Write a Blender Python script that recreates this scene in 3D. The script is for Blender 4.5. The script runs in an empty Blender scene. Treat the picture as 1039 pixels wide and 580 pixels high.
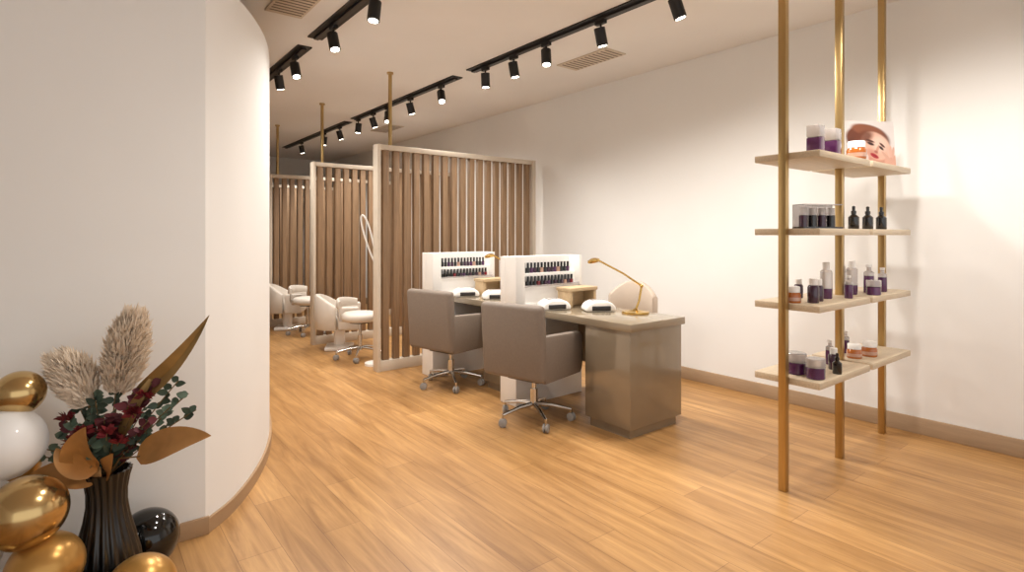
import bpy, bmesh, math, random
from mathutils import Vector, Matrix
random.seed(7)
sc=bpy.context.scene
try: sc.view_settings.view_transform='Standard'
except Exception: pass

def lin(c):
    return tuple(((v/255)/12.92 if v/255<=0.04045 else (((v/255)+0.055)/1.055)**2.4) for v in c)+(1,)

def mat(name,c,rough=.5,metal=0,noise=.06,scale=8,coat=0,emit=0,trans=0,stretch=None,bump=0):
    m=bpy.data.materials.new(name); m.use_nodes=True
    nt=m.node_tree; b=nt.nodes['Principled BSDF']
    col=lin(c)
    tc=nt.nodes.new('ShaderNodeTexCoord'); mp=nt.nodes.new('ShaderNodeMapping')
    nt.links.new(tc.outputs['Object'],mp.inputs['Vector'])
    if stretch: mp.inputs['Scale'].default_value=stretch
    n=nt.nodes.new('ShaderNodeTexNoise'); n.inputs['Scale'].default_value=scale; n.inputs['Detail'].default_value=4
    nt.links.new(mp.outputs['Vector'],n.inputs['Vector'])
    r=nt.nodes.new('ShaderNodeValToRGB')
    r.color_ramp.elements[0].position=.3; r.color_ramp.elements[1].position=.7
    r.color_ramp.elements[0].color=tuple(v*(1-noise) for v in col[:3])+(1,)
    r.color_ramp.elements[1].color=tuple(min(1,v*(1+noise)) for v in col[:3])+(1,)
    nt.links.new(n.outputs['Fac'],r.inputs['Fac']); nt.links.new(r.outputs['Color'],b.inputs['Base Color'])
    b.inputs['Roughness'].default_value=rough; b.inputs['Metallic'].default_value=metal
    b.inputs['Coat Weight'].default_value=coat
    if trans: b.inputs['Transmission Weight'].default_value=trans
    if emit:
        b.inputs['Emission Color'].default_value=col; b.inputs['Emission Strength'].default_value=emit
    if bump:
        bp=nt.nodes.new('ShaderNodeBump'); bp.inputs['Strength'].default_value=bump; bp.inputs['Distance'].default_value=.003
        nt.links.new(n.outputs['Fac'],bp.inputs['Height']); nt.links.new(bp.outputs['Normal'],b.inputs['Normal'])
    return m

def floor_mat():
    m=bpy.data.materials.new('oak_plank_floor'); m.use_nodes=True; nt=m.node_tree; L=nt.links.new
    b=nt.nodes['Principled BSDF']
    tc=nt.nodes.new('ShaderNodeTexCoord'); mp=nt.nodes.new('ShaderNodeMapping')
    mp.inputs['Rotation'].default_value=(0,0,math.radians(90))
    L(tc.outputs['Object'],mp.inputs['Vector'])
    br=nt.nodes.new('ShaderNodeTexBrick'); br.offset=.37; br.offset_frequency=2
    br.inputs['Scale'].default_value=1; br.inputs['Brick Width'].default_value=1.35; br.inputs['Row Height'].default_value=.19
    br.inputs['Mortar Size'].default_value=.0015; br.inputs['Mortar Smooth'].default_value=.3; br.inputs['Bias'].default_value=0
    br.inputs['Color1'].default_value=lin((200,157,104)); br.inputs['Color2'].default_value=lin((180,138,88)); br.inputs['Mortar'].default_value=lin((140,102,64))
    L(mp.outputs['Vector'],br.inputs['Vector'])
    m2=nt.nodes.new('ShaderNodeMapping'); m2.inputs['Scale'].default_value=(11,.8,1)
    L(tc.outputs['Object'],m2.inputs['Vector'])
    n=nt.nodes.new('ShaderNodeTexNoise'); n.inputs['Scale'].default_value=1.6; n.inputs['Detail'].default_value=8; n.inputs['Roughness'].default_value=.65; n.inputs['Distortion'].default_value=.8
    L(m2.outputs['Vector'],n.inputs['Vector'])
    r=nt.nodes.new('ShaderNodeValToRGB'); r.color_ramp.elements[0].position=.32; r.color_ramp.elements[1].position=.68
    r.color_ramp.elements[0].color=(.60,.52,.42,1); r.color_ramp.elements[1].color=(1.1,1.1,1.08,1)
    L(n.outputs['Fac'],r.inputs['Fac'])
    mx=nt.nodes.new('ShaderNodeMix'); mx.data_type='RGBA'; mx.blend_type='MULTIPLY'; mx.inputs[0].default_value=.9
    L(br.outputs['Color'],mx.inputs[6]); L(r.outputs['Color'],mx.inputs[7])
    m3=nt.nodes.new('ShaderNodeMapping'); m3.inputs['Scale'].default_value=(3.5,.7,1); L(tc.outputs['Object'],m3.inputs['Vector'])
    n2=nt.nodes.new('ShaderNodeTexNoise'); n2.inputs['Scale'].default_value=1.3; n2.inputs['Detail'].default_value=3; L(m3.outputs['Vector'],n2.inputs['Vector'])
    r2=nt.nodes.new('ShaderNodeValToRGB'); r2.color_ramp.elements[0].position=.35; r2.color_ramp.elements[1].position=.65
    r2.color_ramp.elements[0].color=(.84,.79,.72,1); r2.color_ramp.elements[1].color=(1.05,1.04,1.02,1); L(n2.outputs['Fac'],r2.inputs['Fac'])
    mx2=nt.nodes.new('ShaderNodeMix'); mx2.data_type='RGBA'; mx2.blend_type='MULTIPLY'; mx2.inputs[0].default_value=.9
    L(mx.outputs[2],mx2.inputs[6]); L(r2.outputs['Color'],mx2.inputs[7])
    L(mx2.outputs[2],b.inputs['Base Color'])
    b.inputs['Roughness'].default_value=.38
    bp=nt.nodes.new('ShaderNodeBump'); bp.inputs['Strength'].default_value=.15; bp.inputs['Distance'].default_value=.002
    L(n.outputs['Fac'],bp.inputs['Height']); L(bp.outputs['Normal'],b.inputs['Normal'])
    return m

def portrait_mat():
    m=bpy.data.materials.new('printed_portrait'); m.use_nodes=True; nt=m.node_tree; L=nt.links.new; b=nt.nodes['Principled BSDF']
    tc=nt.nodes.new('ShaderNodeTexCoord')
    cur=nt.nodes.new('ShaderNodeRGB'); cur.outputs[0].default_value=lin((216,208,205)); cur=cur.outputs[0]
    def ell(cx,cz,rx,rz,rot,soft,col,amt=1):
        nonlocal cur
        sep=nt.nodes.new('ShaderNodeSeparateXYZ'); L(tc.outputs['Object'],sep.inputs[0])
        def mth(op,a,b_):
            n=nt.nodes.new('ShaderNodeMath'); n.operation=op
            for i,v in enumerate((a,b_)):
                if isinstance(v,(int,float)): n.inputs[i].default_value=v
                else: L(v,n.inputs[i])
            return n.outputs[0]
        dx=mth('SUBTRACT',sep.outputs[0],cx); dz=mth('SUBTRACT',sep.outputs[2],cz); c,s=math.cos(rot),math.sin(rot)
        u=mth('DIVIDE',mth('ADD',mth('MULTIPLY',dx,c),mth('MULTIPLY',dz,s)),rx)
        v=mth('DIVIDE',mth('SUBTRACT',mth('MULTIPLY',dz,c),mth('MULTIPLY',dx,s)),rz)
        ln=mth('SQRT',mth('ADD',mth('MULTIPLY',u,u),mth('MULTIPLY',v,v)),0)
        mr=nt.nodes.new('ShaderNodeMapRange'); mr.interpolation_type='SMOOTHSTEP'; mr.inputs[1].default_value=1-soft; mr.inputs[2].default_value=1+soft; mr.inputs[3].default_value=amt; mr.inputs[4].default_value=0
        L(ln,mr.inputs[0])
        mx=nt.nodes.new('ShaderNodeMix'); mx.data_type='RGBA'; L(mr.outputs[0],mx.inputs[0]); L(cur,mx.inputs[6]); mx.inputs[7].default_value=lin(col); cur=mx.outputs[2]
    ell(-.02,.20,.165,.10,-.15,.10,(104,58,42)); ell(-.02,.265,.12,.04,-.2,.2,(132,80,58)); ell(-.12,.13,.06,.08,.2,.3,(88,50,42))
    ell(.05,.05,.08,.06,-.3,.2,(186,134,114))
    ell(.035,.155,.120,.090,-.6,.08,(212,168,148)); ell(.07,.17,.06,.05,-.5,.5,(228,196,180),.8)
    ell(-.055,.215,.075,.04,.35,.4,(104,58,42),.9); ell(.0,.10,.05,.03,-.5,.5,(178,124,106),.7)
    ell(-.005,.190,.034,.008,-.3,.4,(78,42,36)); ell(.085,.160,.026,.008,-.7,.4,(78,42,36))
    ell(-.002,.170,.028,.010,-.35,.4,(50,28,28)); ell(.076,.140,.022,.009,-.7,.4,(50,28,28))
    ell(.048,.132,.010,.028,-.4,.5,(182,126,106),.8); ell(.036,.112,.015,.009,-.5,.5,(150,88,78),.9)
    ell(.022,.084,.034,.014,-.5,.2,(160,46,54)); ell(.022,.086,.026,.002,-.5,.5,(96,22,30))
    ell(.145,.05,.05,.045,.5,.15,(202,154,134))
    for k,(x,z,r_) in enumerate([(.128,.112,1.75),(.146,.115,1.55),(.163,.108,1.4),(.106,.085,2.3)]): ell(x,z,.042,.010,r_,.15,(218-6*k,174-6*k,156-6*k))
    L(cur,b.inputs['Base Color']); b.inputs['Roughness'].default_value=.35
    return m

M={}
M['floor']=floor_mat(); M['portrait']=portrait_mat()
M['wall']=mat('warm_white_plaster',(237,236,234),.75,noise=.012,scale=2)
M['ceil']=mat('ceiling_plaster',(236,234,232),.85,noise=.012,scale=2)
M['skirt']=mat('tan_skirting',(172,146,118),.5,noise=.06,stretch=(1,1,10))
M['skirt2']=mat('oak_skirting',(166,136,104),.5)
M['black']=mat('black_metal',(22,20,20),.45)
M['dark']=mat('dark_interior',(40,36,36),.4)
M['brass']=mat('brushed_brass',(186,158,108),.30,.92,stretch=(30,30,1))
M['gold']=mat('polished_brass',(222,186,112),.18,1)
M['slat']=mat('walnut_slat',(140,112,84),.55,noise=.16,scale=5,stretch=(14,14,.8))
M['white']=mat('white_lacquer',(240,237,233),.4,noise=.01)
M['frame']=mat('pale_frame',(208,195,178),.5,noise=.03)
M['desk']=mat('champagne_lacquer',(144,130,110),.16,.25,noise=.03,coat=.4)
M['desktop']=mat('champagne_top',(152,138,117),.2,.2,noise=.03,coat=.3)
M['shelfwood']=mat('pale_oak_shelf',(202,184,158),.5,noise=.1,stretch=(1,14,14))
M['taupe']=mat('taupe_leather',(122,109,98),.6,noise=.05,scale=60,bump=.3)
M['cream']=mat('cream_leather',(214,205,194),.5,noise=.03)
M['beige']=mat('beige_leather',(192,176,160),.5,noise=.03)
M['chrome']=mat('chrome',(205,202,198),.2,1)
M['caster']=mat('caster_plastic',(150,146,142),.4)
M['boxwood']=mat('oak_box',(192,166,130),.5,noise=.1,stretch=(2,12,12))
M['purple']=mat('purple_glass',(80,36,80),.15,coat=.6)
M['plum']=mat('plum_lacquer',(56,26,48),.15,coat=.6)
M['amber']=mat('amber_glass',(170,94,38),.12,coat=.7)
M['blk']=mat('black_gloss',(20,18,20),.12,coat=.6)
M['red']=mat('red_lacquer',(128,26,34),.2,coat=.6)
M['nude']=mat('nude_lacquer',(190,150,130),.2,coat=.6)
M['glass']=mat('frosted_glass',(230,224,222),.12,noise=.02,trans=.6)
M['label']=mat('white_label',(238,234,230),.5)
M['lens']=mat('lamp_lens',(255,246,230),.4,emit=16,noise=0)
M['bgold']=mat('chrome_gold_balloon',(200,170,118),.18,.95,noise=.02)
M['bgold2']=mat('satin_gold_balloon',(190,144,78),.3,.6,noise=.03)
M['bwhite']=mat('white_balloon',(244,243,242),.4,coat=.15,noise=.01)
M['bblack']=mat('black_balloon',(7,7,7),.1,coat=.2)
M['vase']=mat('black_ceramic',(18,17,17),.3,coat=.3)
M['pampas']=mat('pampas_plume',(238,222,202),.9,noise=.08,scale=20)
M['stem']=mat('dry_stem',(120,96,60),.8)
M['euca']=mat('eucalyptus_leaf',(96,116,98),.6,noise=.25,scale=12)
M['euca2']=mat('eucalyptus_dark',(56,72,58),.6,noise=.25,scale=12)
M['burg']=mat('burgundy_leaf',(92,34,42),.6,noise=.3,scale=14)
M['redfl']=mat('red_flower',(118,30,36),.7,noise=.3,scale=20)
M['gleaf']=mat('gold_leaf',(182,132,76),.35,.3,noise=.25,scale=9)
M['gleaf2']=mat('olive_gold_leaf',(160,130,80),.35,.4,noise=.3,scale=9)

class B:
    def __init__(s): s.bm=bmesh.new(); s.mats=[]
    def mi(s,m):
        if m not in s.mats: s.mats.append(m)
        return s.mats.index(m)
    def merge(s,t,m,T=None):
        if T is not None: bmesh.ops.transform(t,matrix=T,verts=t.verts)
        i=s.mi(m)
        for f in t.faces: f.material_index=i
        me=bpy.data.meshes.new('t'); t.to_mesh(me); t.free(); s.bm.from_mesh(me); bpy.data.meshes.remove(me)
    def box(s,x0,x1,y0,y1,z0,z1,m,bev=0,seg=2,T=None):
        t=bmesh.new(); bmesh.ops.create_cube(t,size=1)
        for v in t.verts:
            v.co=Vector(((x0+x1)/2+v.co.x*(x1-x0),(y0+y1)/2+v.co.y*(y1-y0),(z0+z1)/2+v.co.z*(z1-z0)))
        if bev: bmesh.ops.bevel(t,geom=t.edges[:],offset=bev,segments=seg,affect='EDGES',profile=.5)
        s.merge(t,m,T)
    def lathe(s,prof,m,n=24,T=None,rib=0,ribn=12,twist=0):
        t=bmesh.new(); rings=[]
        for (r,z) in prof:
            ring=[]
            for k in range(n):
                a=2*math.pi*k/n
                rr=r*(1+rib*math.cos(ribn*a+twist*z)) if rib else r
                ring.append(t.verts.new((rr*math.cos(a),rr*math.sin(a),z)))
            rings.append(ring)
        for a,b in zip(rings,rings[1:]):
            for k in range(n):
                t.faces.new((a[k],a[(k+1)%n],b[(k+1)%n],b[k]))
        t.faces.new(rings[0][::-1]); t.faces.new(rings[-1])
        s.merge(t,m,T)
    def cyl(s,r,z0,z1,m,x=0,y=0,n=20,T=None,r2=None):
        T0=Matrix.Translation((x,y,0)); 
        s.lathe([(r,z0),(r2 if r2 is not None else r,z1)],m,n,(T@T0) if T is not None else T0)
    def sph(s,c,r,m,sc=(1,1,1),n=16,R=None):
        t=bmesh.new(); bmesh.ops.create_uvsphere(t,u_segments=n*2,v_segments=n,radius=r)
        T=Matrix.Translation(c)@(R if R is not None else Matrix.Identity(4))@Matrix.Diagonal((*sc,1))
        s.merge(t,m,T)
    def tube(s,pts,r,m,n=8,T=None):
        pts=[Vector(p) for p in pts]; t=bmesh.new(); rings=[]; N=len(pts)
        rs=r if isinstance(r,(list,tuple)) else [r]*N
        d=(pts[1]-pts[0]).normalized(); u=d.orthogonal().normalized()
        for i,p in enumerate(pts):
            d=(pts[min(i+1,N-1)]-pts[max(i-1,0)]).normalized()
            u=(u-d*u.dot(d)).normalized(); w=d.cross(u)
            rings.append([t.verts.new(p+(u*math.cos(2*math.pi*k/n)+w*math.sin(2*math.pi*k/n))*rs[i]) for k in range(n)])
        for a,b in zip(rings,rings[1:]):
            for k in range(n): t.faces.new((a[k],a[(k+1)%n],b[(k+1)%n],b[k]))
        t.faces.new(rings[0][::-1]); t.faces.new(rings[-1]); s.merge(t,m,T)
    def poly(s,outline,th,m,T=None,bev=0):
        t=bmesh.new(); a=[t.verts.new((x,-th/2,z)) for x,z in outline]; b=[t.verts.new((x,th/2,z)) for x,z in outline]
        t.faces.new(a); t.faces.new(b[::-1]); n=len(a)
        for k in range(n): t.faces.new((a[k],b[k],b[(k+1)%n],a[(k+1)%n]))
        bmesh.ops.recalc_face_normals(t,faces=t.faces[:])
        if bev: bmesh.ops.bevel(t,geom=t.edges[:],offset=bev,segments=2,affect='EDGES',profile=.5)
        s.merge(t,m,T)
    def arc(s,cx,cy,r,a0,a1,th,z0,z1,m,n=16,drop=0,T=None):
        t=bmesh.new(); rows=[]
        for i in range(n+1):
            f=i/n; a=math.radians(a0+(a1-a0)*f); c,q=math.cos(a),math.sin(a); e=abs(2*f-1); zt=z1-drop*e*e
            row=[]
            for (dr,zz) in [(-th/2,z0+.01),(-th/2+.01,z0),(th/2-.01,z0),(th/2,z0+.01),(th/2,zt-.02),(th/2-.015,zt),(-th/2+.015,zt),(-th/2,zt-.02)]:
                row.append(t.verts.new((cx+(r+dr)*c,cy+(r+dr)*q,zz)))
            rows.append(row)
        for p,q in zip(rows,rows[1:]):
            for k in range(8): t.faces.new((p[k],q[k],q[(k+1)%8],p[(k+1)%8]))
        t.faces.new(rows[0]); t.faces.new(rows[-1][::-1]); bmesh.ops.recalc_face_normals(t,faces=t.faces[:])
        s.merge(t,m,T)
    def leaf(s,p0,p1,w,m,bend=(0,0,0),up=(0,0,1),fold=.2,seg=8,shape=.5):
        p0=Vector(p0);p1=Vector(p1);bd=Vector(bend);t=bmesh.new();rows=[];up=Vector(up)
        for i in range(seg+1):
            f=i/seg; p=p0.lerp(p1,f)+bd*(4*f*(1-f)); 
            g=(p1-p0)+bd*(4*(1-2*f)); g.normalize()
            side=g.cross(up); 
            if side.length<.01: side=Vector((1,0,0))
            side.normalize(); nn=side.cross(g)
            ww=w*.5*(math.sin(math.pi*min(1,f**(shape*1.3)))**.8 if 0<f<1 else .02)
            rows.append((t.verts.new(p-side*ww+nn*ww*fold),t.verts.new(p),t.verts.new(p+side*ww+nn*ww*fold)))
        for a,b in zip(rows,rows[1:]):
            t.faces.new((a[0],a[1],b[1],b[0])); t.faces.new((a[1],a[2],b[2],b[1]))
        s.merge(t,m)
    def obj(s,name,loc=(0,0,0),rz=0,parent=None,angle=35):
        me=bpy.data.meshes.new(name); 
        for f in s.bm.faces: f.smooth=True
        s.bm.to_mesh(me); s.bm.free()
        for m in s.mats: me.materials.append(M[m])
        try: me.set_sharp_from_angle(angle=math.radians(angle))
        except Exception: pass
        o=bpy.data.objects.new(name,me); sc.collection.objects.link(o); o.location=loc; o.rotation_euler[2]=rz
        if parent: o.parent=parent
        return o
def dup(o,loc,rz=0,name=None):
    d=bpy.data.objects.new(name or o.name,o.data); sc.collection.objects.link(d); d.location=loc; d.rotation_euler=(0,0,rz); return d

# ------------------------------------------------ room shell
CH=3.2; WX=4.85; YB=13.2
b=B(); b.box(-4,WX+.2,-3.5,YB+.2,-.1,0,'floor'); b.obj('floor')
b=B(); b.box(-4,WX+.2,-3.5,YB+.2,CH,CH+.1,'ceil'); b.obj('ceiling')
b=B(); b.box(WX,WX+.2,-3.5,YB+.2,0,CH,'wall'); b.obj('wall_right')
b=B(); b.box(-4,WX,YB,YB+.2,0,CH,'wall'); b.obj('wall_back')
b=B(); b.box(-4.2,-4,-3.5,YB+.2,0,CH,'wall'); b.obj('wall_left')
b=B(); b.box(WX-.018,WX,-3.5,YB,0,.12,'skirt',.003); b.obj('baseboard_right')
b=B(); b.box(-4,WX-.02,YB-.018,YB,0,.12,'skirt',.003); b.obj('baseboard_back')
b=B(); b.box(-4,.50,3.05,3.25,0,CH,'wall'); b.obj('wall_front_left')
b=B(); b.box(-4,.515,3.034,3.05,0,.085,'skirt2',.003); b.obj('baseboard_front_left')
ctrl=[(.50,3.05),(.64,3.20),(.78,3.42),(.91,3.68),(1.02,3.96),(1.11,4.26),(1.185,4.6),(1.235,4.95),(1.26,5.3),(1.265,5.7),(1.24,6.1),(1.18,6.5),(1.09,6.9),(.96,7.3),(.78,7.7)]
def catmull(P,k=5):
    P=[Vector((x,y,0)) for x,y in P]; out=[]
    for i in range(len(P)-1):
        a=P[max(i-1,0)];b_=P[i];c=P[i+1];d=P[min(i+2,len(P)-1)]
        for j in range(k):
            t=j/k; out.append(.5*((2*b_)+(c-a)*t+(2*a-5*b_+4*c-d)*t*t+(3*b_-a-3*c+d)*t**3))
    out.append(P[-1]); return out
cv=catmull(ctrl)
def ribbon(name,pts,off0,off1,z0,z1,m):
    t=B(); bm=t.bm; i=t.mi(m); rows=[]
    for k,p in enumerate(pts):
        g=(pts[min(k+1,len(pts)-1)]-pts[max(k-1,0)]).normalized(); nrm=Vector((g.y,-g.x,0))
        a=p+nrm*off0; c=p+nrm*off1
        rows.append([bm.verts.new((a.x,a.y,z0)),bm.verts.new((a.x,a.y,z1)),bm.verts.new((c.x,c.y,z1)),bm.verts.new((c.x,c.y,z0))])
    for r,q in zip(rows,rows[1:]):
        for k in range(4): bm.faces.new((r[k],q[k],q[(k+1)%4],r[(k+1)%4]))
    bm.faces.new(rows[0]); bm.faces.new(rows[-1][::-1])
    bmesh.ops.recalc_face_normals(bm,faces=bm.faces[:])
    return t.obj(name)
ribbon('wall_curved',cv,0,-.2,0,2.72,'wall')
ribbon('baseboard_curved',cv,.015,0.0,0,.07,'skirt2')

b=B(); b.box(-.14,.14,-.34,.34,-.012,0,'frame',.003)
for k in range(12): b.box(-.12,.12,-.315+k*.053,-.298+k*.053,-.014,-.012,'taupe')
v=b.obj('ceiling_vent',(4.05,3.9,CH)); dup(v,(4.05,8.5,CH)); dup(v,(1.3,4.25,CH))

def track(x,y0,y1,i):
    b=B(); b.box(x-.065,x+.065,y0,y1,CH-.012,CH,'black'); b.box(x-.02,x+.02,y0+.03,y1-.03,CH-.03,CH-.012,'dark'); return b.obj('ceiling_track')
for x,a,c in [(3.33,1.0,4.95),(3.33,5.22,8.1),(3.33,8.35,11.6),(1.68,-.5,2.9),(1.68,3.1,4.98),(1.68,5.25,7.9)]: track(x,a,c,0)
b=B()
b.cyl(.045,-.08,.06,'black',n=24); b.cyl(.040,-.081,-.078,'dark',n=24); b.cyl(.033,-.085,-.081,'lens',n=20)
spot_me=b.obj('track_spotlight').data; bpy.data.objects.remove(bpy.data.objects['track_spotlight'])
b=B(); b.box(-.018,.018,-.05,.05,.09,.14,'black'); b.cyl(.009,.03,.11,'black',n=10); brk=b.obj('x').data; bpy.data.objects.remove(bpy.data.objects['x'])
WARM=(1,.955,.89)
def spot(x,y,target,E=60,size=132,blend=1,col=WARM):
    e=bpy.data.objects.new('track_spotlight',None); sc.collection.objects.link(e); z=CH-.15; e.location=(x,y,z)
    q=(Vector(target)-Vector((x,y,z))).to_track_quat('-Z','Y')
    o=bpy.data.objects.new('lamp_head',spot_me); sc.collection.objects.link(o); o.parent=e; o.rotation_mode='QUATERNION'; o.rotation_quaternion=q
    o2=bpy.data.objects.new('lamp_bracket',brk); sc.collection.objects.link(o2); o2.parent=e
    if E:
        l=bpy.data.lights.new('spot_beam','SPOT'); l.energy=E; l.spot_size=math.radians(size); l.spot_blend=blend; l.color=col; l.shadow_soft_size=.1
        lo=bpy.data.objects.new('spot_beam',l); sc.collection.objects.link(lo); lo.parent=e; lo.rotation_mode='QUATERNION'; lo.rotation_quaternion=q
        lo.location=q@Vector((0,0,-.10))
S=100
for y,t,k in [(.3,(4.4,.4,0),1),(1.3,(4.5,.8,.3),1),(2.37,(4.4,1.9,0),1),(3.09,(4.2,3.1,.0),.8),(3.75,(3.0,3.2,.0),.8),(4.22,(3.9,4.1,.0),.75),(4.69,(3.6,4.9,.0),.75),
            (5.57,(2.9,4.4,.7),.9),(6.32,(4.3,6.4,0),1),(6.97,(2.8,6.2,.0),1),(7.43,(4.5,7.6,0),1),(7.96,(3.2,8.3,.3),1),(8.7,(4.4,9.0,0),1),(9.4,(3.2,9.8,.5),1),(10.6,(4.0,10.8,.5),1.2)]:
    spot(3.33,y,t,S*k)
for y,t in [(.9,(.4,2.4,0)),(2.2,(1.6,2.2,0)),(3.73,(1.3,3.6,0)),(4.53,(1.9,3.6,0)),(5.54,(1.9,4.6,0)),(6.08,(2.4,6.8,0.2)),(7.3,(2.4,7.8,0))]:
    spot(1.68,y,t,S*.8)

# ------------------------------------------------ partitions
def partition(x0,x1,y,px):
    b=B(); H=2.41
    b.box(x0+.02,x1-.02,y-.05,y+.05,0,.11,'frame',.004)
    b.box(x0+.02,x1-.02,y-.04,y+.04,H-.055,H-.001,'frame',.004)
    b.box(x0,x0+.035,y-.06,y+.06,0,H,'frame',.003)
    b.box(x1-.045,x1,y-.055,y+.055,0,H,'frame',.003)
    n=round((x1-x0-.1)/.122); p=(x1-x0-.1)/n
    for k in range(n):
        c=x0+.05+p*(k+.5); b.box(c-.036,c+.036,y-.028,y+.028,.11,H-.055,'slat',.006)
    b.cyl(.02,H,CH,'brass',x=px,y=y); b.cyl(.035,CH-.02,CH,'brass',x=px,y=y)
    return b.obj('slatted_partition')
partition(2.51,4.70,5.55,2.68)
partition(2.46,4.70,7.42,2.60)
partition(2.42,4.70,9.32,2.55)
partition(2.42,4.70,11.2,2.55)

# ------------------------------------------------ desks
def desk(y0,y1):
    b=B(); x0,x1=3.05,3.69
    b.box(x0,x1,y0,y1,.765,.82,'desktop',.004)
    b.box(x0+.02,x1-.02,y0+.02,y0+.46,.07,.765,'desk',.004)
    b.box(x0+.05,x1-.05,y0+.05,y0+.43,0,.07,'desk')
    b.box(x1-.045,x1-.02,y0+.46,y1,.30,.765,'desk')
    return b.obj('manicure_desk')
desk(2.55,3.665); desk(3.895,4.945)
def rack(x,y):
    b=B(); W=.78; D=.22
    b.box(0,W,0,D,0,.86,'white',.004)
    b.box(0,W,D-.07,D,.86,1.262,'white',.004)
    b.box(0,.10,0,D-.07,.86,1.262,'white',.004); b.box(W-.03,W,0,D-.07,.86,1.262,'white',.004)
    b.box(.10,W-.03,.02,D-.07,.86,1.0,'white'); 
    b.box(.10,W-.03,.06,D-.07,1.0,1.115,'white',.002)
    b.box(.10,W-.03,0,.01,1.0,1.015,'glass');
    o=b.obj('polish_display_rack',(x,y,0))
    b=B(); rnd=random.Random(3)
    for (z,yy) in [(1.0,.04),(1.115,.09)]:
        for k in range(15):
            xx=.125+k*.04; c=rnd.choice(['plum','blk','red','plum','blk','purple','nude'])
            b.cyl(.016,z,z+.045,c,x=xx,y=yy,n=10); b.cyl(.011,z+.045,z+.09,'blk',x=xx,y=yy,n=8)
    b.obj('nail_polish_bottles',(x,y,0))
rack(2.92,3.67); rack(2.86,4.95)

def star(b,R,z,m='chrome',cm='caster',n=5,ph=0):
    for k in range(n):
        a=ph+2*math.pi*k/n; c,s_=math.cos(a),math.sin(a)
        b.tube([(0.02*c,0.02*s_,z+.03),(R*.5*c,R*.5*s_,z+.02),(R*c,R*s_,z-.01)],[.020,.016,.012],m,8)
        T=Matrix.Translation((R*c,R*s_,.032))@Matrix.Rotation(a+.9,4,'Z')@Matrix.Rotation(math.pi/2,4,'Y')
        b.lathe([(.022,-.022),(.032,-.018),(.032,-.006),(.02,-.004),(.02,.004),(.032,.006),(.032,.018),(.022,.022)],cm,16,T)
        b.cyl(.008,.04,z,m,x=R*c,y=R*s_,n=8)
b=B()
b.box(-.22,.26,-.22,.22,.36,.53,'taupe',.04,3)
Tb=Matrix.Translation((-.245,0,.38))@Matrix.Rotation(-.07,4,'Y')
b.box(-.045,.045,-.285,.285,0,.56,'taupe',.035,3,Tb)
b.box(.03,.075,-.20,.20,.1,.52,'taupe',.02,2,Tb)
for sgn in (-1,1):
    b.poly([(-.25,.37),(.24,.37),(.27,.42),(.27,.66),(.24,.695),(-.27,.72)],.065,'taupe',Matrix.Translation((0,sgn*.253,0)),.02)
b.box(-.15,.15,-.15,.15,.335,.37,'black',.01)
b.cyl(.03,.10,.25,'chrome'); b.cyl(.018,.25,.34,'chrome'); star(b,.29,.10,ph=.3)
ch=b.obj('office_armchair',(2.83,3.33,0),math.radians(14))
dup(ch,(2.86,4.60,0),math.radians(14))

b=B()
b.lathe([(.02,.44),(.18,.44),(.215,.46),(.225,.49),(.215,.52),(.18,.54),(.02,.548)],'cream',32)
b.cyl(.12,.42,.44,'black'); b.cyl(.03,.10,.28,'chrome'); b.cyl(.018,.28,.42,'chrome')
star(b,.27,.10)
b.arc(0,0,.25,125,235,.045,.60,.71,'cream',16,.03)
b.tube([(-.1,0,.43),(-.26,0,.43),(-.29,0,.50),(-.265,0,.64)],.012,'chrome')
st=b.obj('rolling_stool',(2.64,6.26,0),math.radians(-50),angle=50)
dup(st,(2.68,8.24,0),math.radians(-50))
b=B()
b.box(-.17,.17,-.17,.17,0,.05,'white',.015); b.cyl(.07,.05,.28,'white',n=24)
b.box(-.22,.27,-.22,.22,.27,.44,'cream',.045,3)
b.arc(0,0,.265,95,265,.07,.27,.70,'cream',24,.14)
b.box(.0,.25,-.295,-.225,.27,.56,'cream',.025,3); b.box(.0,.25,.225,.295,.27,.56,'cream',.025,3)
pc=b.obj('pedicure_chair',(2.66,6.96,0),math.radians(-25),angle=50); dup(pc,(2.58,8.90,0),math.radians(-25))

b=B()
b.box(-.24,.24,-.24,.24,.42,.52,'beige',.04,3); b.cyl(.03,.1,.42,'chrome'); star(b,.28,.10)
b.arc(0,-.08,.36,50,130,.06,.58,1.0,'beige',18,.14)
b.box(-.03,.03,.22,.28,.44,.64,'chrome')
tc_=b.obj('technician_chair',(4.10,3.50,0),math.radians(-70),angle=50); dup(tc_,(4.14,4.75,0),math.radians(-80))

b=B()
b.cyl(.12,0,.025,'white',n=28); b.box(-.024,.024,-.018,.018,.025,1.12,'white',.008)
loop=[]
for k in range(29):
    a=2*math.pi*k/28; u_=.038*math.cos(a)*(1+.35*math.sin(a)); v_=.27*math.sin(a)
    loop.append((-.075+u_-v_*.27,0,1.40+v_))
b.tube(loop,.010,'white',8)
b.poly([(-.02+.0,1.08),(.02,1.08),(.02,1.18),(-.02,1.18)],.03,'white',None,.006)
b.obj('magnifier_lamp',(2.65,5.85,0),math.radians(-38))

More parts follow.
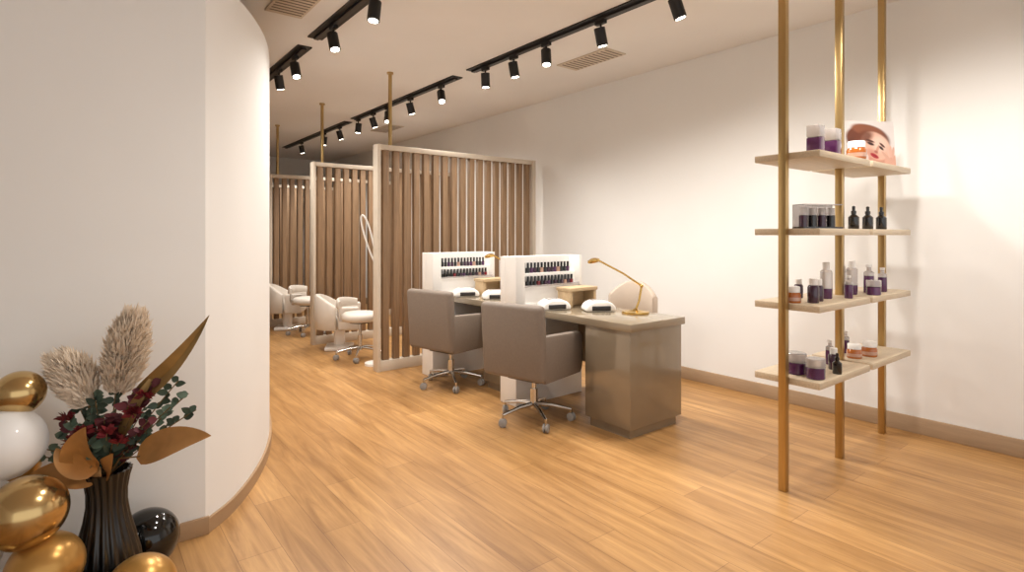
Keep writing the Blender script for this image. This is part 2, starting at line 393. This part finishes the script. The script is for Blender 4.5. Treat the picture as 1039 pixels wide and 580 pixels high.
# ------------------------------------------------ desk items
DZ=.82
b=B()
prof=[(-.125,0),(.125,0),(.13,.03),(.105,.065),(.05,.088),(-.05,.088),(-.105,.065),(-.13,.03)]
b.poly(prof,.18,'white',None,.018)
b.box(-.08,.08,-.096,-.07,.010,.050,'dark',.008)
b.box(-.06,.06,-.045,.045,.086,.091,'glass',.002)
u=b.obj('nail_uv_lamp',(3.42,3.20,DZ),math.radians(-30),angle=50)
dup(u,(3.19,3.50,DZ),math.radians(-20)); dup(u,(3.26,4.42,DZ),math.radians(-25)); dup(u,(3.16,4.80,DZ),math.radians(-20))
b=B(); b.box(-.17,.17,-.09,.09,.14,.17,'boxwood',.004); b.box(-.16,-.13,-.08,.08,0,.14,'boxwood',.003); b.box(.13,.16,-.08,.08,0,.14,'boxwood',.003); b.box(-.13,.13,.05,.08,0,.14,'boxwood',.002)
w=b.obj('wooden_riser',(3.51,3.54,DZ)); dup(w,(3.49,4.80,DZ))
def dlamp(loc,rz):
    b=B(); b.lathe([(.105,0),(.11,.006),(.108,.018),(.03,.026),(.014,.04)],'gold',32)
    b.tube([(0,0,.02),(-.03,0,.10),(-.05,0,.22)],.009,'gold'); b.sph((-.05,0,.22),.016,'gold',n=8)
    b.tube([(-.05,0,.22),(.10,0,.32),(.30,0,.425)],.008,'gold')
    T=Matrix.Translation((.34,0,.43))@Matrix.Rotation(math.radians(12),4,'Y')
    b.lathe([(.045,-.022),(.05,-.016),(.048,.0),(.02,.012),(.006,.014)],'gold',24,T)
    b.lathe([(.04,-.024),(.04,-.0225)],'label',20,T)
    return b.obj('brass_desk_lamp',loc,rz,angle=50)
dlamp((3.54,2.91,DZ),math.radians(145)); dlamp((3.50,4.28,DZ),math.radians(150))

# ------------------------------------------------ shelf unit
b=B(); PY=1.54
for x in (3.165,3.915,4.645):
    b.box(x-.021,x+.021,PY-.021,PY+.021,0,CH,'brass',.002)
for z in (.64,1.06,1.485,1.915):
    b.box(3.19,3.893,PY-.185,PY+.185,z-.038,z,'shelfwood',.003)
    b.box(3.938,4.62,PY-.185,PY+.185,z-.038,z,'shelfwood',.003)
    b.box(3.88,3.95,PY-.02,PY+.02,z-.03,z-.005,'brass')
b.obj('display_shelf_unit')
def bottle(kind,x,y,z,s=1):
    b=B()
    if kind=='jar':
        b.lathe([(.034,0),(.038,.004),(.038,.045),(.034,.05)],'purple',20); b.lathe([(.039,.05),(.039,.085),(.036,.088)],'glass',20); nm='cosmetic_jar'
    elif kind=='amber':
        b.lathe([(.038,0),(.041,.005),(.041,.045),(.034,.055)],'amber',20); b.lathe([(.036,.055),(.036,.082),(.034,.085)],'label',20); b.lathe([(.0415,.012),(.0415,.030)],'nude',20); nm='amber_jar'
    elif kind=='dropper':
        b.lathe([(.026,0),(.028,.004),(.028,.07),(.012,.085),(.012,.09)],'blk',18); b.lathe([(.014,.09),(.014,.105),(.008,.108),(.009,.13),(.004,.134)],'blk',14); nm='dropper_bottle'
    elif kind=='pump':
        b.lathe([(.025,0),(.028,.005),(.028,.06),(.027,.1)],'purple',18); b.lathe([(.0275,.1),(.027,.12),(.012,.13),(.012,.15)],'glass',18); b.lathe([(.015,.15),(.015,.165)],'label',14); nm='pump_bottle'
    elif kind=='tall':
        b.lathe([(.024,0),(.027,.005),(.027,.05)],'purple',18); b.lathe([(.0272,.05),(.0272,.13),(.02,.14)],'glass',18); b.lathe([(.016,.14),(.016,.175),(.013,.178)],'label',14); nm='serum_bottle'
    elif kind=='square':
        b.box(-.034,.034,-.034,.034,0,.085,'purple',.006); b.box(-.034,.034,-.034,.034,.086,.15,'glass',.006); nm='cosmetic_carton'
    else:
        b.lathe([(.024,0),(.026,.004),(.026,.075),(.02,.085)],'plum',18); b.lathe([(.019,.085),(.019,.115),(.017,.117)],'label',14); nm='lotion_bottle'
    o=b.obj(nm,(x,y,z)); o.scale=(s,s,s); return o
Z=[.64,1.06,1.485,1.915]
for k,x,y,s in [('square',3.36,1.45,1.1),('square',3.56,1.44,1.1),('amber',3.83,1.41,1.35)]: bottle(k,x,y,Z[3],s)
for k,x,y,s in [('dropper',4.03,1.50,1.15),('dropper',4.18,1.47,1.15),('dropper',4.33,1.44,1.15)]: bottle(k,x,y,Z[2],s)
for k,x,y,s in [('amber',3.25,1.53,1.1),('lotion',3.33,1.45,1.2),('lotion',3.44,1.47,1.1),('tall',3.62,1.50,1.25),('pump',3.74,1.42,.85),('tall',4.0,1.50,1.25),('jar',4.08,1.40,1.1),('pump',4.2,1.47,1.15),('pump',4.35,1.44,1.0),('tall',4.12,1.60,1.0),('lotion',3.52,1.62,1.0)]: bottle(k,x,y,Z[1],s)
for k,x,y,s in [('jar',3.32,1.54,1.4),('jar',3.29,1.42,1.3),('lotion',3.60,1.45,1.1),('dropper',3.50,1.39,.9),('pump',3.72,1.52,.9),('amber',4.04,1.50,1.1),('amber',4.18,1.46,1.15),('pump',4.16,1.60,.9),('jar',3.44,1.60,1.1)]: bottle(k,x,y,Z[0],s)
b=B(); b.box(-.13,.13,-.05,.05,0,.012,'blk'); b.box(-.13,.13,.035,.05,0,.14,'glass'); b.box(-.13,.13,-.05,.05,.14,.146,'glass')
for k in range(4): b.lathe([(.024,.012),(.024,.08),(.02,.082)],'blk' if k%2 else 'plum',14,Matrix.Translation((-.095+k*.062,0,0))); b.lathe([(.02,.082),(.02,.125)],'glass',14,Matrix.Translation((-.095+k*.062,0,0)))
b.obj('cosmetic_gift_set',(3.50,1.5,Z[2]),math.radians(-28))
b=B(); W,H=.36,.33
b.box(-W/2,W/2,-.004,.004,0,H,'portrait')
c=b.obj('portrait_photo_card',(4.37,1.51,Z[3]+.001),math.radians(-32)); c.rotation_euler[0]=math.radians(-5)

# ------------------------------------------------ flower vase
RZ=math.radians(-38.1)
P=.00389
def L(px,py,dy=0): return Vector(((px-108)*P,dy,1.45-(py-238)*P))
b=B()
prof=[(.085,0),(.10,.02),(.112,.08),(.115,.14),(.108,.2),(.092,.27),(.075,.34),(.066,.40),(.066,.45),(.074,.50),(.082,.53),(.074,.532),(.06,.46),(.055,.42)]
b.lathe(prof,'vase',160,None,rib=.045,ribn=20,twist=9)
b.obj('ribbed_vase',(.10,2.70,0),RZ)
b=B(); R=random.Random(5); o0=Vector((0,0,.50))
def plume(p0,p1,wid,n,bend=Vector((0,0,0))):
    b.tube([o0,o0.lerp(p0,.6),p0,p0.lerp(p1,.5)+bend*.5,p1],.003,'stem',5)
    ax=(p1-p0).normalized(); u_=ax.orthogonal().normalized(); v_=ax.cross(u_)
    pr=lambda f:(math.sin(math.pi*(.13+.80*f))**.65)
    b.tube([p0.lerp(p1,f/10)+bend*math.sin(f/10*math.pi) for f in range(11)],[wid*.52*pr(f/10) for f in range(11)],'pampas',12)
    for k in range(n):
        f=R.random(); c=p0.lerp(p1,f)+bend*(math.sin(f*math.pi))
        a=R.uniform(0,2*math.pi); rad=(u_*math.cos(a)+v_*math.sin(a))
        ww=wid*pr(f)
        s0=c+rad*ww*R.uniform(.35,.5); tip=c+rad*ww*R.uniform(.65,1.05)+ax*R.uniform(.03,.075)+Vector((R.uniform(-.01,.01),R.uniform(-.01,.01),-.01))
        b.leaf(s0,tip,.009,'pampas',bend=tuple(rad*.006),seg=3,up=(R.uniform(-1,1),R.uniform(-1,1),R.uniform(-1,1)),fold=.3)
plume(L(119,398),L(134,322),.084,3200); plume(L(94,408,-.02),L(66,364,-.02),.082,2600,Vector((.01,0,.01)))
plume(L(106,398,.06),L(110,366,.06),.07,900)
b.leaf(L(132,406),L(211,319),.072,'gleaf2',bend=(.018,-.02,-.03),up=(.3,-1,.3),fold=.6,seg=14)
b.leaf(L(128,440,-.03),L(160,375,-.02),.045,'gleaf2',bend=(.0,-.02,.0),up=(.3,-1,.3),fold=.5,seg=10)
b.tube([o0,L(130,458,-.05),L(152,455,-.06)],.003,'stem',5)
b.leaf(L(148,457,-.06),L(224,433,-.08),.118,'gleaf',bend=(0,0,.02),up=(.1,-.8,.6),fold=.25,seg=12)
b.leaf(L(112,478,-.05),L(54,468,-.12),.11,'gleaf',bend=(0,0,.015),up=(0,-.8,.6),fold=.3,seg=12)
b.leaf(L(104,470,-.06),L(112,420,-.13),.12,'gleaf',bend=(-.02,-.02,0),up=(0.2,-1,.2),fold=.3,seg=12)
b.leaf(L(110,470,-.06),L(84,440,-.13),.09,'gleaf',bend=(-.01,-.02,0),up=(0.2,-1,.2),fold=.3,seg=12)
b.leaf(L(115,474,-.04),L(136,446,-.12),.08,'gleaf',bend=(.01,-.02,0),up=(-.2,-1,.2),fold=.3,seg=12)
def sprig(tip,m,n,size,dy=0,rd=.02,st='stem',start=.3):
    mid=o0.lerp(tip,.5)+Vector((0,0,.03)); pts=[]
    for k in range(9):
        t=k/8; pts.append(o0*(1-t)**2+mid*2*t*(1-t)+tip*t*t)
    b.tube(pts,.0022,st,5)
    for k in range(n):
        t=start+(1-start)*k/(n-1); p=o0*(1-t)**2+mid*2*t*(1-t)+tip*t*t
        a=R.uniform(0,2*math.pi); d=Vector((math.cos(a),math.sin(a)*.6,R.uniform(-.2,.7))).normalized()
        b.leaf(p,p+d*size*R.uniform(.8,1.3),size*.8,m,up=(R.uniform(-.5,.5),-1,R.uniform(0,1)),fold=.15,seg=5,shape=.6)
for tip,m,n,sz,dy in [((45,462),'euca',20,.036,0),((62,438),'euca',18,.04,0),((72,405),'euca2',18,.035,.02),((100,395),'euca',16,.035,-.03),((88,420),'euca',16,.045,-.06),
    ((168,372),'euca',18,.032,.02),((190,398),'euca',20,.036,0),((202,412),'euca2',16,.034,-.03),((180,385),'euca2',16,.034,0),((150,440),'euca2',14,.035,-.05),
    ((158,385),'burg',18,.038,-.03),((140,405),'burg',20,.042,-.06),((120,415),'burg',20,.047,-.08),((95,430),'burg',18,.044,-.07),((72,425),'burg',14,.038,-.03),((160,420),'burg',18,.038,-.06),((175,410),'euca',14,.03,-.02),((130,440),'euca2',18,.045,-.09),((110,440),'euca',16,.045,-.1),((80,448),'euca2',14,.04,-.06),((55,450),'euca',16,.04,-.04),((95,450),'euca',14,.045,-.09),
    ((86,402),'euca',16,.038,0),((122,396),'euca2',16,.036,-.03),((148,392),'burg',16,.036,-.02),((106,402),'euca2',16,.038,-.05)]:
    sprig(L(*tip,dy),m,n,sz)
for px,py,dy in [(104,428,-.10),(128,428,-.11),(146,412,-.07),(90,440,-.09),(153,398,-.04),(138,438,-.1),(76,420,-.05)]:
    c=L(px,py,dy); b.tube([o0,o0.lerp(c,.5)+Vector((0,0,.02)),c],.002,'stem',5)
    for k in range(20):
        a=R.uniform(0,6.28); e=R.uniform(-.3,1.2); d=Vector((math.cos(a)*math.cos(e),math.sin(a)*math.cos(e),math.sin(e)))
        b.leaf(c,c+d*.038,.024,'redfl',up=(R.random(),R.random(),.3),fold=.4,seg=4)
b.obj('dried_flower_arrangement',(.10,2.70,0),RZ,angle=60)

# ------------------------------------------------ balloons
root=bpy.data.objects.new('balloon_garland',None); sc.collection.objects.link(root)
def balloon(c,r,m,tilt=(0,0)):
    b=B(); prof=[]
    for k in range(25):
        a=math.pi*k/24; z=-math.cos(a); rr=math.sin(a); zz=z*(1.08 if z<0 else 1.0)
        if z<-.6: rr*=1-.18*((-z-.6)/.4)
        prof.append((max(rr*r,.0015),zz*r))
    b.lathe(prof,m,40); b.lathe([(.010,-1.14*r),(.004,-1.08*r),(.006,-1.05*r)],m,10)
    o=b.obj('balloon',c,0,root,angle=80); o.rotation_euler=(tilt[0],tilt[1],0); return o
balloon((-.16,2.75,.865),.080,'bgold',(.3,.5)); balloon((-.20,2.72,.695),.125,'bwhite',(.2,-.3)); balloon((-.13,2.56,.49),.120,'bgold',(.5,.6))
balloon((-.16,2.86,.56),.06,'bgold2'); balloon((-.08,2.55,.285),.115,'bgold2',(.4,.4)); balloon((.25,2.88,.135),.122,'bblack',(.2,.2))
balloon((.19,2.45,.15),.12,'bgold2',(-.6,.3)); balloon((-.33,2.72,.36),.14,'bwhite'); balloon((-.25,2.6,.15),.13,'bgold'); balloon((-.02,2.5,.13),.11,'bblack'); balloon((-.42,2.78,.60),.12,'bgold')

# ------------------------------------------------ world, camera
w=bpy.data.worlds.new('World'); sc.world=w; w.use_nodes=True
w.node_tree.nodes['Background'].inputs[0].default_value=(1,.985,.96,1); w.node_tree.nodes['Background'].inputs[1].default_value=1.15
cam=bpy.data.cameras.new('camera'); co=bpy.data.objects.new('camera',cam); sc.collection.objects.link(co)
cam.sensor_width=36; cam.lens=566/1039*36; cam.shift_y=-52/1039
co.location=(0,0,1.45); co.rotation_euler=(math.radians(90),0,math.radians(-38.1)); sc.camera=co
